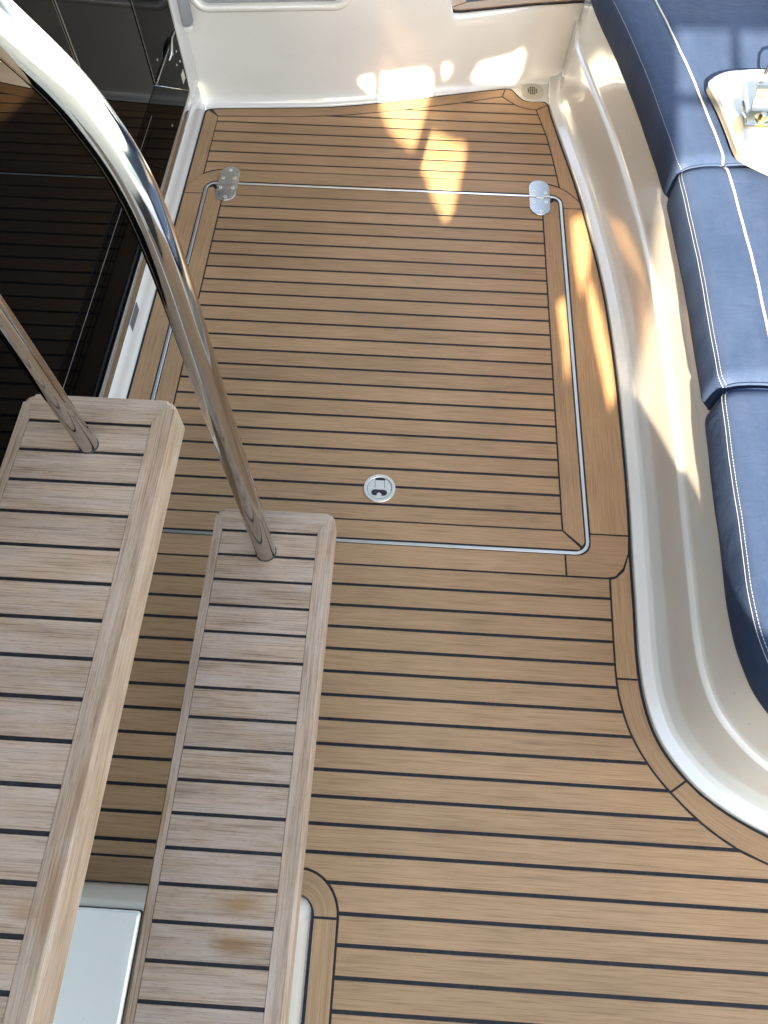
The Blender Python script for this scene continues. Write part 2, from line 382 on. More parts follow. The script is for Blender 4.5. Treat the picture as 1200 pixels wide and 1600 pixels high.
prism('border_plank', [(HX1 + 0.004, 0.740), (foot_x(0.74) - 0.006, 0.740), (0.531, 0.696), (0.516, 0.658), (0.497, 0.638), (0.478, 0.634), (0.388, 0.634), (0.388, HY0 - 0.003)] + arc(HX1 - 0.030, HY0 + 0.030, 0.033, 270, 360, 5), -0.006, 0, 'teak', deck)
prism('border_plank', [(HX0 - 0.002, HY0 - 0.003), (0.384, HY0 - 0.003), (0.384, 0.634), (HX0 - 0.002, 0.634)], -0.006, 0, 'teak', deck)
# fore field
BX, BY = -0.126, -0.042                      # stair base corner
base_out = arc(BX - 0.03, BY - 0.034, 0.080, 90, 0, 8)
fore_poly = [(XL + 0.006, 0.6315), (0.484, 0.6315)] + FORE_IN[1:] + [(1.15, -1.88), (BX + 0.051, -1.88)] + base_out[::-1] + [(XL + 0.006, base_out[0][1])]
fl = [0.5828 - PIT * k for k in range(28)]
rows = [(0.6315, 0.5828, 0.0, 0.003)] + [(a, b, 0.0034, 0.0034) for a, b in zip(fl[:-1], fl[1:])]
strips(fore_poly, rows, 'plank', deck)
fi = lambda a, b: [p for p in FORE_IN if b <= p[1] <= a]
j1o, j1i = (foot_x(0.402), 0.402), (0.478, 0.402)
prism('border_plank', [(0.4865, 0.6285), (0.4985, 0.6325), (0.5185, 0.6515), (0.5315, 0.688)] + [(p[0] - 0.006, p[1]) for p in foot_between(0.685, 0.41)] + [(foot_x(0.4045) - 0.006, 0.4045), (0.4805, 0.4045)] + [(p[0] + 0.002, p[1]) for p in fi(0.60, 0.42)][::-1], -0.006, 0, 'teak', deck, grain=(0, 1))
o2 = [p for p in FOOT if 0.208 <= p[1] < 0.402]; i2 = [p for p in FORE_IN if 0.182 <= p[1] < 0.402]
band('border_plank', [j1o] + o2 + [(0.603, 0.206)], [j1i] + i2 + [(0.565, 0.180)], 'teak', deck, n=16)
o3 = [p for p in FOOT if p[1] < 0.205]; i3 = [p for p in FORE_IN if p[1] < 0.179]
band('border_plank', [(0.603, 0.206)] + o3, [(0.565, 0.180)] + i3, 'teak', deck, n=18)
bi = arc(BX - 0.03, BY - 0.034, 0.030, 90, 0, 8)
band('border_plank', [(XL + 0.01, bi[0][1] - 0.0)] + [(BX - 0.2, bi[0][1])] + bi[:1], [(XL + 0.01, base_out[0][1])] + [(BX - 0.2, base_out[0][1])] + base_out[:1], 'teak', deck, n=6)
band('border_plank', bi, base_out, 'teak', deck, n=12)
band('border_plank', [bi[-1], (bi[-1][0], -1.88)], [base_out[-1], (base_out[-1][0], -1.88)], 'teak', deck, n=4)

# ---------------------------------------------------------------- floor hatch
hatch = empty('floor_hatch', ((HX0 + HX1) / 2, (HY0 + HY1) / 2, 0))
tag(hatch, 'large teak deck hatch with bright metal edge and two hinges set in the sole', 'hatch')
prism('hatch_board', rrect(HX0 + 0.001, HX1 - 0.001, HY0 + 0.001, HY1 - 0.001, 0.032), -0.012, -0.0008, 'caulk', hatch, bev=0)
def loop_strip(name, outer, inner, z0, z1, material, parent):
    bm = bmesh.new(); n = len(outer)
    ring4 = []
    for a, b in zip(outer, inner):
        c = ((a[0] + b[0]) / 2, (a[1] + b[1]) / 2)
        ring4.append([bm.verts.new((a[0], a[1], z0)), bm.verts.new((a[0], a[1], z1 - 0.0004)), bm.verts.new((a[0] * 0.94 + b[0] * 0.06, a[1] * 0.94 + b[1] * 0.06, z1)), bm.verts.new((a[0] * 0.06 + b[0] * 0.94, a[1] * 0.06 + b[1] * 0.94, z1)), bm.verts.new((b[0], b[1], z1 - 0.0004)), bm.verts.new((b[0], b[1], z0))])
    for i in range(n):
        p, q = ring4[i], ring4[(i + 1) % n]
        for k in range(5): bm.faces.new((p[k], q[k], q[k + 1], p[k + 1]))
    return link(name, bm, material, parent, True, 20)
mo = rrect(HX0 + 0.0005, HX1 - 0.0005, HY0 - 0.001, HY1 - 0.004, 0.034)
mi = rrect(HX0 + 0.0080, HX1 - 0.0080, HY0 + 0.0060, HY1 - 0.0105, 0.027)
loop_strip('metal_trim', mo, mi, -0.010, 0.0009, 'alu', hatch)
tx0, tx1, ty0, ty1 = HX0 + 0.011, HX1 - 0.011, HY0 + 0.0115, HY1 - 0.013
ix0, ix1, iy0, iy1 = -0.601, 0.383, 0.747, 1.842
c_ = 0.002
prism('border_plank', [(tx0, ty0 + 0.02), (tx0, ty1 - 0.02), (tx0 + 0.012, ty1 - 0.012), (ix0 - c_, iy1 - 0.001), (ix0 - c_, iy0 + 0.001), (tx0 + 0.012, ty0 + 0.012)], -0.006, 0, 'teak', hatch, grain=(0, 1))
prism('border_plank', [(tx1, ty0 + 0.02), (tx1 - 0.006, ty0 + 0.010), (ix1 + c_, iy0 + 0.001), (ix1 + c_, iy1 - 0.001), (tx1 - 0.012, ty1 - 0.012), (tx1, ty1 - 0.02)], -0.006, 0, 'teak', hatch, grain=(0, 1))
prism('border_plank', [(tx0 + 0.018, ty1), (ix0 - c_ + 0.002, iy1 + c_), (ix1 + c_ - 0.002, iy1 + c_), (tx1 - 0.018, ty1)], -0.006, 0, 'teak', hatch)
prism('border_plank', [(tx0 + 0.016, ty0), (tx1 - 0.012, ty0), (tx1 - 0.012, ty0 + 0.006), (ix1 - 0.001, iy0 - c_), (ix0 + 0.001, iy0 - c_), (tx0 + 0.016, ty0 + 0.004)], -0.006, 0, 'teak', hatch)
hl = [1.791 - PIT * k for k in range(21)]
rows = [(1.842, 1.791, c_, 0.003)] + [(a, b, 0.0034, 0.0034) for a, b in zip(hl[:-1], hl[1:])] + [(0.791, 0.747, 0.003, c_)]
for a, b, ga, gb in rows:
    prism('plank', [(ix0 + c_, b + gb), (ix1 - c_, b + gb), (ix1 - c_, a - ga), (ix0 + c_, a - ga)], -0.006, 0, 'teak', hatch)
def hinge(cx, cy):
    h = empty('hinge', (cx, cy, 0)); h.parent = hatch; h.matrix_parent_inverse = Matrix.Translation(hatch.location).inverted()
    w, L, r = 0.0315, 0.0775, 0.0315
    far = [(cx + w, cy + 0.004), *arc(cx, cy + L - r, r, 0, 180, 14), (cx - w, cy + 0.004), (cx - 0.012, cy + 0.004), (cx - 0.012, cy - 0.003), (cx + 0.012, cy - 0.003), (cx + 0.012, cy + 0.004)]
    near = [(cx - w, cy - 0.001), (cx - w, cy - L + r), *arc(cx, cy - L + r, r, 180, 360, 14), (cx + w, cy - 0.001), (cx + 0.013, cy - 0.001), (cx + 0.013, cy - 0.006), (cx - 0.013, cy - 0.006), (cx - 0.013, cy - 0.001)]
    prism('leaf_plate', far, 0.0006, 0.0042, 'steel_dull', h, bev=0.0012)
    prism('leaf_plate', near, 0.0006, 0.0046, 'steel_dull', h, bev=0.0012)
    tube('knuckle', [(cx - 0.012, cy + 0.0010, 0.0024), (cx + 0.012, cy + 0.0010, 0.0024)], 0.0024, 'steel_dull', h, 10)
    for sx, sy in ((0, 0.060), (-0.018, 0.023), (0.018, 0.023), (-0.019, -0.021), (0.019, -0.021), (0.002, -0.062)):
        s = ring('screw', (cx + sx, cy + sy), 0.0022, 0.0058, 0.003, 0.0056, 'steel_ring', h, 16, 0.0006)
        disc('socket', (cx + sx, cy + sy), 0.0023, 0.003, 0.0049, 'dark', s, 10, 0.0002)
    return h
hinge(-0.592, 1.888); hinge(0.376, 1.884)
# flush lift latch
LX, LY = -0.0545, 0.834
lt = empty('flush_latch', (LX, LY, 0)); lt.parent = hatch; lt.matrix_parent_inverse = Matrix.Translation(hatch.location).inverted()
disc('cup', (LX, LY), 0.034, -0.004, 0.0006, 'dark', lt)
ring('bezel', (LX, LY), 0.0300, 0.0385, -0.002, 0.0034, 'steel_ring', lt, 48)
def seg_plate(x0, x1, y0, y1, r=0.029):
    pts = []
    for k in range(120):
        a = 2 * math.pi * k / 120; pts.append((r * math.cos(a), r * math.sin(a)))
    q = pts
    for ax, v, gt in ((0, x0, True), (0, x1, False), (1, y0, True), (1, y1, False)): q = clip(q, ax, v, gt)
    return [(LX + x, LY + y) for x, y in q]
prism('cover_plate', seg_plate(-1, -0.0115, 0.0015, 1), 0.0005, 0.0026, 'steel_ring', lt, bev=0.0004)
prism('cover_plate', seg_plate(0.0125, 1, 0.0015, 1), 0.0005, 0.0026, 'steel_ring', lt, bev=0.0004)
prism('tongue', [(LX - 0.0105, LY - 0.004), (LX + 0.0115, LY - 0.004), (LX + 0.0115, LY + 0.0215), (LX - 0.0105, LY + 0.0215)], 0.0005, 0.0029, 'steel_ring', lt, bev=0.0005)
bm = bmesh.new()
outer = clean(seg_plate(-1, 1, -1, 0.0005)); hole = [(LX + x, LY - 0.0125 + y) for x, y in (arc(0.011, 0, 0.0085, -90, 90, 8) + arc(-0.011, 0, 0.0085, 90, 270, 8))]
es = []
for lp in (outer, hole):
    vs = [bm.verts.new((x, y, 0.0027)) for x, y in lp]
    es += [bm.edges.new((vs[i], vs[(i + 1) % len(vs)])) for i in range(len(vs))]
bmesh.ops.triangle_fill(bm, edges=es, use_beauty=True)
gm = bmesh.ops.extrude_face_region(bm, geom=bm.faces[:]); 
for v in gm['geom']:
    if isinstance(v, bmesh.types.BMVert): v.co.z -= 0.002
link('lift_ring', bm, 'steel_ring', lt)
disc('spindle', (LX, LY - 0.018), 0.006, 0.0005, 0.0016, 'steel_ring', lt, 14, 0.0004)

# ---------------------------------------------------------------- far side moulding
def wall_y(x):
    XS = [-0.76, -0.558, -0.344, -0.216, -0.088, 0.042, 0.172, 0.298, 0.36, 0.46, 0.7, 1.3]; YS = [2.256, 2.270, 2.287, 2.308, 2.337, 2.370, 2.403, 2.436, 2.458, 2.480, 2.50, 2.52]
    for a, b, c, d in zip(XS[:-1], XS[1:], YS[:-1], YS[1:]):
        if a <= x <= b: return c + (d - c) * (x - a) / (b - a)
    return YS[0] if x < XS[0] else YS[-1]
coam = empty('side_moulding', (-0.2, 2.4, 0))
tag(coam, 'white gelcoat side moulding of the cockpit behind the teak sole', 'moulding')
bm = bmesh.new(); cols = []
nx = 120
for i in range(nx + 1):
    x = -0.74 + (1.5 + 0.74) * i / nx; y0 = wall_y(x)
    t = min(1, max(0, (x + 0.005) / 0.085)); t = t * t * (3 - 2 * t)
    h = 0.80 * (1 - t) + 0.236 * t
    prof = [(0.0, -0.004), (0.0, 0.004), (0.003, 0.006), (0.008, 0.010), (0.014, 0.020), (0.018, 0.034), (0.0195, 0.06)]
    for k in range(1, 9): prof.append((0.0195 + 0.008 * k / 8, 0.06 + (h - 0.02 - 0.06) * k / 8))
    prof += [(0.030, h - 0.010), (0.035, h - 0.003), (0.043, h), (0.10, h + 0.001), (0.5, h + 0.002)]
    # keep the foot flush with the teak: moulding stands just behind it
    cols.append([bm.verts.new((x, y0 + o, z)) for o, z in prof])
for i in range(nx):
    for k in range(len(cols[0]) - 1): bm.faces.new((cols[i][k], cols[i + 1][k], cols[i + 1][k + 1], cols[i][k + 1]))
link('shell', bm, 'gel', coam, True, 60)
# raised locker rim
pts = []
for x, z in rrect(-0.700, -0.232, 0.298, 0.66, 0.045, 8): pts.append((x, wall_y(x) + 0.019, z))
tube('locker_rim', pts, 0.011, 'gel', coam, 12, closed=True)
pts = []
for x, z in rrect(-0.683, -0.249, 0.315, 0.643, 0.035, 8): pts.append((x, wall_y(x) + 0.0215, z))
tube('locker_seal', pts, 0.0045, 'grey_pad', coam, 8, closed=True)
# teak pad on the side step
st = empty('side_step', (0.2, 2.5, 0.238)); tag(st, 'teak pad with black edge on the white side step at top of picture', 'step')
sp = [(0.070, 2.432), (0.085, 2.421), (0.105, 2.422), (0.34, 2.478), (0.60, 2.52), (0.60, 2.80), (0.055, 2.80), (0.058, 2.47)]
prism('pad_base', sp, 0.237, 0.2405, 'caulk', st, bev=0)
spi = inset(clean(sp), 0.006)
a1 = [(0.076, 2.437), (0.088, 2.428), (0.105, 2.428), (0.34, 2.484), (0.59, 2.527), (0.59, 2.570), (0.34, 2.528), (0.125, 2.470)]
prism('border_plank', a1, 0.2395, 0.2435, 'teak', st)
prism('border_plank', [(0.072, 2.441), (0.121, 2.473), (0.11, 2.60), (0.10, 2.79), (0.062, 2.79), (0.064, 2.48)], 0.2395, 0.2435, 'teak', st, grain=(0, 1))
for k in range(4):
    y = 2.50 + 0.05 * k
    prism('plank', [(0.128, y), (0.33 + 0.13 * (k > 0), y + 0.02 + 0.02 * (k > 0)), (0.58, y + 0.08), (0.58, y + 0.124), (0.34, y + 0.070), (0.126, y + 0.044)], 0.2395, 0.2432, 'teak', st)
# drain
DX, DY = 0.3735, 2.4185
dr = empty('floor_drain', (DX, DY, 0)); tag(dr, 'round beige scupper drain with small grid in the far corner', 'drain')
disc('plate', (DX, DY), 0.036, -0.0042, 0.0012, 'drain', dr, 40, 0.001)
ring('rim', (DX, DY), 0.0355, 0.0385, -0.0042, 0.0020, 'drain', dr, 40, 0.0006)
for i in range(-2, 3):
    for j in range(-2, 3):
        if abs(i) + abs(j) < 4 and (i, j) != (9, 9):
            x, y = DX + i * 0.0068, DY + j * 0.0085
            prism('grate_hole', [(x - 0.0024, y - 0.003), (x + 0.0024, y - 0.003), (x + 0.0024, y + 0.003), (x - 0.0024, y + 0.003)], 0.0005, 0.00155, 'dark', dr, bev=0)

# ---------------------------------------------------------------- saloon side: sill, door, jamb
sill = empty('door_sill', (-0.735, 1.0, 0)); tag(sill, 'white moulded sill with stainless strip along the foot of the saloon door', 'sill')
bm = bmesh.new(); prof = [(-0.7275, -0.004), (-0.7275, 0.005), (-0.7285, 0.008), (-0.7310, 0.014), (-0.7325, 0.024), (-0.7330, 0.040), (-0.7335, 0.072), (-0.7360, 0.0755), (-0.745, 0.076), (-0.80, 0.076)]
ra = [[bm.verts.new((x, y, z)) for x, z in prof] for y in (-1.9, -0.5, 0.5, 1.4, 2.256)]
for a, b in zip(ra[:-1], ra[1:]):
    for k in range(len(prof) - 1): bm.faces.new((a[k], b[k], b[k + 1], a[k + 1]))
link('riser', bm, 'gel', sill, True, 50)
box('stainless_strip', (-0.760, -1.9, 0.0765), (-0.7345, 2.155, 0.1080), 'steel', sill, 0.0015)
box('strip_lip', (-0.760, -1.9, 0.1085), (-0.7320, 2.162, 0.1200), 'alu', sill, 0.0012)
bm = bmesh.new()
vs = [bm.verts.new((x, y, z)) for x in (-0.7322, -0.7345) for y, z in ((1.243, 0.0745), (1.239, 0.052), (1.314, 0.050), (1.321, 0.0745))]
for q in ((0, 1, 2, 3), (7, 6, 5, 4), (0, 4, 5, 1), (1, 5, 6, 2), (2, 6, 7, 3), (3, 7, 4, 0)): bm.faces.new([vs[i] for i in q])
link('drain_slot', bm, 'grey_dark', sill)
door = empty('saloon_door', (-0.75, 1.0, 0.12)); tag(door, 'dark tinted glass saloon door with wide black frame mirroring the teak sole', 'door')
GX = -0.735
def flat(name, poly, x0, x1, material, parent, bev=0.0008):
    bm = bmesh.new(); p = clean(poly); q = inset(p, bev)
    a = [bm.verts.new((x0, y, z)) for y, z in p]; b = [bm.verts.new((x1 - bev, y, z)) for y, z in p]; c = [bm.verts.new((x1, y, z)) for y, z in q]; n = len(p)
    bm.faces.new(c); bm.faces.new(a[::-1])
    for i in range(n):
        j = (i + 1) % n; bm.faces.new((a[i], a[j], b[j], b[i])); bm.faces.new((b[i], b[j], c[j], c[i]))
    return link(name, bm, material, parent)
flat('glass_pane', [(1.5005, 0.30), (1.890, 0.30), (1.890, 2.0), (1.5005, 2.0)], GX - 0.008, GX - 0.0005, 'glass', door)
flat('glass_pane', [(-0.1, 0.30), (1.4975, 0.30), (1.4975, 2.0), (-0.1, 2.0)], GX - 0.008, GX - 0.0005, 'glass', door)
box('glass_joint', (GX - 0.006, 1.4978, 0.308), (GX - 0.0002, 1.5002, 2.0), 'steel_dull', door)
box('glass_joint', (GX - 0.006, 1.4870, 0.308), (GX - 0.0002, 1.4877, 2.0), 'steel_dull', door)
flat('bottom_rail', [(-0.1, 0.1205), (2.158, 0.1205), (1.8870, 0.3060), (-0.1, 0.3060)], GX - 0.03, GX + 0.0008, 'black', door, 0.0012)
flat('door_stile', [(2.1595, 0.1215), (2.1595, 2.0), (1.8880, 2.0), (1.8880, 0.3070)], GX - 0.03, GX + 0.0010, 'black', door, 0.0012)
box('rail_bead', (GX + 0.0006, -0.1, 0.2495), (GX + 0.0018, 1.80, 0.2510), 'black', door)
box('rail_bead', (GX + 0.0006, -0.1, 0.2755), (GX + 0.0018, 1.80, 0.2770), 'grey_dark', door)
box('edge_strip', (GX - 0.03, 2.1600, 0.1215), (GX + 0.0022, 2.1700, 2.0), 'steel', door, 0.001)
box('stile_edge', (GX + 0.0008, 1.8885, 0.31), (GX + 0.0022, 1.8905, 2.0), 'steel_dull', door)
tube('lock_rod', [(GX + 0.004, 1.892, 0.3065), (GX + 0.004, 2.146, 0.3035)], 0.0018, 'steel_dull', door, 8)
tube('latch_hook', [(GX + 0.006, 2.105, 0.311), (GX + 0.009, 2.080, 0.309), (GX + 0.011, 2.060, 0.304), (GX + 0.011, 2.040, 0.297), (GX + 0.007, 2.028, 0.290)], [0.0025, 0.004, 0.006, 0.005, 0.003], 'steel', door, 12)
tube('latch_bolt', [(GX, 2.062, 0.293), (GX + 0.012, 2.062, 0.293)], 0.0075, 'steel', door, 14)
box('keeper_plate', (GX + 0.0012, 2.112, 0.170), (GX + 0.0035, 2.142, 0.198), 'steel_ring', door, 0.0008)
for y, z in ((2.10, 0.235), (2.125, 0.26), (2.135, 0.225), (1.955, 0.335), (1.93, 0.16)):
    tube('screw', [(GX, y, z), (GX + 0.0028, y, z)], 0.0030, 'steel_ring', door, 10)
bulk = tag(box('saloon_bulkhead', (-0.80, 2.171, 0.0765), (-0.7350, 2.50, 2.0), 'gel', None, 0.004), 'white corner post between the door jamb and the side moulding', 'bulkhead')
pad = empty('foam_fender', (-0.725, 2.25, 0.27)); tag(pad, 'grey rounded foam pad on the white corner post by the door', 'pad')
tube('foam_sleeve', [(-0.727, 2.262, 0.262), (-0.727, 2.262, 0.264), (-0.727, 2.262, 0.270), (-0.727, 2.262, 0.45), (-0.727, 2.262, 0.7)], [0.012, 0.017, 0.021, 0.021, 0.021], 'grey_pad', pad, 20)
tube('collar', [(-0.727, 2.262, 0.250), (-0.727, 2.262, 0.2618)], 0.018, 'gel', pad, 20)

# ---------------------------------------------------------------- settee base
base = empty('settee_moulding', (0.7, 1.2, 0)); tag(base, 'curved white gelcoat settee base with raised ridge under the blue cushions', 'settee base')
def normals(P):
    out = []
    for i in range(len(P)):
        a = Vector(P[max(i - 1, 0)]); b = Vector(P[min(i + 1, len(P) - 1)]); t = (b - a).normalized()
        out.append(Vector((-t.y, t.x)))         # to the settee side when walking towards the viewer
    return out
FN = normals(FOOT)
if FN[40].x < 0: FN = [-n for n in FN]
bm = bmesh.new(); rows_ = []
prof = [(0.0, -0.004), (0.0, 0.009), (0.0015, 0.0115), (0.005, 0.0125), (0.0245, 0.0138), (0.0252, 0.0142), (0.0330, 0.0215), (0.0340, 0.0225), (0.0350, 0.0250), (0.0375, 0.045), (0.043, 0.12), (0.0455, 0.174), (0.0465, 0.181), (0.050, 0.1855), (0.0555, 0.188), (0.058, 0.192), (0.0595, 0.20), (0.063, 0.27), (0.066, 0.322), (0.074, 0.330), (0.20, 0.331), (0.6, 0.331)]
for p, n in zip(FOOT, FN):
    rows_.append([bm.verts.new((p[0] + n.x * o, p[1] + n.y * o, z)) if o < 0.1 else bm.verts.new((max(p[0] + n.x * o, p[0] + 0.1), max(p[1] + n.y * min(o, 0.2), p[1] - 0.01), z)) for o, z in prof])
for a, b in zip(rows_[:-1], rows_[1:]):
    for k in range(len(prof) - 1): bm.faces.new((a[k], b[k], b[k + 1], a[k + 1]))
link('shell', bm, 'gel', base, True, 28)

# ---------------------------------------------------------------- seat cushions
def cushion(label, ya, yb, name='seat_cushion', rnd0=0.03, rnd1=0.03, double=True):
    c = empty(name, (0.75, (ya + yb) / 2, 0.331)); tag(c, label, 'cushion', 'navy seat cushions along the settee')
    idx = [i for i, p in enumerate(FOOT) if yb < p[1] < ya]
    if ya > 2.5: idx = [0] + idx
    if not idx or idx[0] > 0 and ya < 2.47:
        pass
    P = []
    def at(y):
        for i in range(len(FOOT) - 1):
            if FOOT[i + 1][1] <= y <= FOOT[i][1]:
                u = (FOOT[i][1] - y) / (FOOT[i][1] - FOOT[i + 1][1])
                return Vector(FOOT[i]).lerp(Vector(FOOT[i + 1]), u), FN[i].lerp(FN[i + 1], u)
    if ya > 2.47:
        P += [(Vector((0.42, ya)), Vector((1, 0.0)))] + [(Vector((0.43, 2.6)), Vector((1, 0)))]
        P += [(Vector(FOOT[i]), FN[i] if i > 18 else Vector((0.99, 0.1))) for i in range(2, len(FOOT)) if FOOT[i][1] > yb]
    else:
        P.append(at(ya)); P += [(Vector(FOOT[i]), FN[i]) for i in idx]
    if yb > 0.03: P.append(at(yb))
    # refine near both ends
    def dens(P):
        out = []
        for a, b in zip(P[:-1], P[1:]):
            m = max(1, int((a[0] - b[0]).length / 0.012))
            for k in range(m): out.append((a[0].lerp(b[0], k / m), a[1].lerp(b[1], k / m).normalized()))
        out.append(P[-1]); return out
    P = dens(P)
    S = [0.0]
    for a, b in zip(P[:-1], P[1:]): S.append(S[-1] + (a[0] - b[0]).length)
    tot = S[-1]
    prof = [(0.075, 0.3325), (0.050, 0.333), (0.0455, 0.337), (0.0435, 0.348), (0.0430, 0.372), (0.0440, 0.400), (0.0460, 0.4115), (0.0485, 0.4175), (0.0525, 0.4215), (0.060, 0.4265), (0.072, 0.4305), (0.095, 0.4345), (0.120, 0.4365), (0.138, 0.4362), (0.1460, 0.4345), (0.149, 0.4338), (0.1520, 0.4345), (0.160, 0.4365), (0.185, 0.4385)]
    SEAM, PIPE = 7, 15
    tail = [(k / 8, 0.4385 + 0.006 * math.sin(math.pi * k / 8)) for k in range(1, 9)]
    bm = bmesh.new(); R = []; seam_pts = []; pipe_pts = []; ends = {}
    for (p, n), s in zip(P, S):
        f = 0.0
        for d, r in ((s, rnd0), (tot - s, rnd1)):
            if r > 0 and d < r: f = max(f, 1 - math.sqrt(max(0, 1 - (1 - d / r) ** 2)))
        wob = 0.0005 * math.sin(s * 23 + ya * 9) + 0.0002 * math.sin(s * 71 + 1.3)
        row = []
        for k, (o, z) in enumerate(prof):
            oo = o + f * 0.020 * max(0, 1 - o / 0.12) + wob * (1 if k > 1 else 0)
            zz = z - f * 0.012 * (1 if k > 8 else k / 8) + (wob * 0.6 if k > 8 else 0)
            q = Vector((p.x + n.x * oo, p.y + n.y * oo, zz)); row.append(q)
        last = row[-1]; back = Vector((1.25, max(p.y, 0.46) if p.y < 0.46 else p.y, 0.44))
        if p.y < 0.46: back = Vector((1.25, 0.46 - (0.46 - p.y) * 0.45, 0.44))
        for t, z in tail:
            q = last.lerp(back, t); q.z = z - f * 0.012; row.append(q)
        seam_pts.append((row[SEAM], (row[SEAM + 1] - row[SEAM - 1]).normalized())); pipe_pts.append(row[PIPE].copy())
        R.append([bm.verts.new(q) for q in row])
    for a, b in zip(R[:-1], R[1:]):
        for k in range(len(a) - 1): bm.faces.new((a[k], b[k], b[k + 1], a[k + 1]))
    # end panels
    for row in (R[0], R[-1]):
        low = [bm.verts.new((v.co.x, v.co.y, 0.3325)) for v in row]
        for k in range(len(row) - 1):
            if (row[k].co - low[k].co).length < 1e-5 and (row[k + 1].co - low[k + 1].co).length < 1e-5: continue
            try: bm.faces.new((row[k], row[k + 1], low[k + 1], low[k]))
            except ValueError: pass
    body = link('cover', bm, 'vinyl', c, True, 50)
    # piping
    tube('piping', [(q.x, q.y, q.z + 0.0015) for q in pipe_pts], 0.0026, 'piping', c, 8)
    # stitched seam: short raised stitches in rows
    bm = bmesh.new(); pos = 0.0; step = 0.0065
    L = [0.0]
    for a, b in zip(seam_pts[:-1], seam_pts[1:]): L.append(L[-1] + (a[0] - b[0]).length)
    def sat(t):
        i = 0
        while i < len(L) - 2 and L[i + 1] < t: i += 1
        u = (t - L[i]) / max(1e-9, L[i + 1] - L[i]); return seam_pts[i][0].lerp(seam_pts[i + 1][0], u), seam_pts[i][1]
    while pos < L[-1] - 0.005:
        for off, ln in (((0.0035, 0.0046), (-0.0035, 0.0062)) if double else ((0.003, 0.0042),)):
            a, d = sat(pos); b, d2 = sat(min(L[-1], pos + ln))
            t = (b - a).normalized(); nrm = t.cross(d).normalized()
            if nrm.z < 0: nrm = -nrm
            for q0, q1 in ((a, b),):
                A = q0 + d * off + nrm * 0.0006; B = q1 + d * off + nrm * 0.0006
                w = d * 0.00055; hgt = nrm * 0.0006
                vs = [bm.verts.new(x) for x in (A - w, A + w, B + w, B - w, A + hgt, B + hgt)]
                bm.faces.new((vs[0], vs[4], vs[5], vs[3])); bm.faces.new((vs[1], vs[2], vs[5], vs[4])); bm.faces.new((vs[0], vs[1], vs[4])); bm.faces.new((vs[3], vs[5], vs[2]))
        pos += step
    st_ = link('stitching', bm, 'thread', c); st_['kind'] = 'stuff'
    # welts along both ends
    for row, yy in ((R[0], 1), (R[-1], -1)):
        pass
    for which, sgn in ((0, -1), (-1, 1)):
        p, n = P[which]
        pts = []
        for k in range(SEAM, len(prof) + len(tail)):
            pass
    me = body.data
    nrow = len(prof) + len(tail)
    for which in (0, len(P) - 1):
        pts = [me.vertices[which * nrow + k].co.copy() for k in range(SEAM, nrow)]
        tube('welt', [(q.x, q.y, q.z + 0.0005) for q in pts], 0.0030, 'vinyl', c, 8)
        bm = bmesh.new(); ins = 0.006 if which == 0 else -0.006
        dirv = (P[which][0] - P[1 if which == 0 else len(P) - 2][0]).normalized() * -0.007
        for k in range(len(pts) - 1):
            seg = pts[k + 1] - pts[k]; m = max(1, int(seg.length / step)); t = seg.normalized()
            for j in range(m):
                A = pts[k] + seg * (j / m) + Vector((dirv.x, dirv.y, 0.0022)); B = A + t * min(0.0042, seg.length)
                w = Vector((0, 0.0008, 0)); vs = [bm.verts.new(x) for x in (A - w, A + w, B + w, B - w, A + Vector((0, 0, 0.001)), B + Vector((0, 0, 0.001)))]
                bm.faces.new((vs[0], vs[4], vs[5], vs[3])); bm.faces.new((vs[1], vs[2], vs[5], vs[4]))
        e_ = link('end_stitching', bm, 'thread', c); e_['kind'] = 'stuff'
    return c
cushion('farthest navy seat cushion, mostly in shade, beside the cream panel', 2.9, 1.482, rnd0=0, double=False)
cushion('middle navy seat cushion in full sun with double white stitching', 1.472, 0.872)
cushion('nearest navy seat cushion wrapping round the curved settee corner', 0.858, 0.0, rnd1=0)

# ---------------------------------------------------------------- cream panel with bracket
panel = empty('table_panel', (0.85, 1.65, 0.452)); tag(panel, 'cream moulded panel with zinc bracket lying on the farthest cushion', 'panel')
pp = catmull([(1.15, 1.80), (0.835, 1.791), (0.76, 1.783), (0.722, 1.772), (0.692, 1.75), (0.680, 1.725), (0.684, 1.69), (0.694, 1.63), (0.702, 1.55), (0.706, 1.50), (0.716, 1.468), (0.77, 1.425), (0.85, 1.37), (1.15, 1.18)], 5)
prism('panel_shell', pp, 0.4515, 0.470, 'gel_cream', panel, bev=0.005, smooth=True, auto=25)
bz = 0.4705
prism('mounting_plate', [(0.735, 1.565), (0.90, 1.560), (0.90, 1.615), (0.742, 1.622)], bz, bz + 0.006, 'zinc', panel, bev=0.001)
bm = bmesh.new(); RR = []
pf = [(1.612, 0.0062), (1.620, 0.010), (1.627, 0.020), (1.630, 0.032), (1.634, 0.041), (1.642, 0.046), (1.650, 0.046)]
for x in (0.757, 0.90): RR.append([bm.verts.new((x, y, bz + z)) for y, z in pf] + [bm.verts.new((x, y + 0.003, bz + z - 0.0035)) for y, z in pf[::-1]])
m_ = len(RR[0])
for k in range(m_): bm.faces.new((RR[0][k], RR[0][(k + 1) % m_], RR[1][(k + 1) % m_], RR[1][k]))
bm.faces.new(RR[0]); bm.faces.new(RR[1][::-1])
link('curved_flange', bm, 'zinc', panel, True, 40)
bm = bmesh.new()
pf = [(0.742, 1.622, 0.006), (0.735, 1.565, 0.006), (0.727, 1.563, 0.020), (0.716, 1.566, 0.030), (0.718, 1.600, 0.032), (0.730, 1.622, 0.022)]
vs = [bm.verts.new((x, y, bz + z)) for x, y, z in pf] + [bm.verts.new((x + 0.002, y, bz + z + 0.003)) for x, y, z in pf]
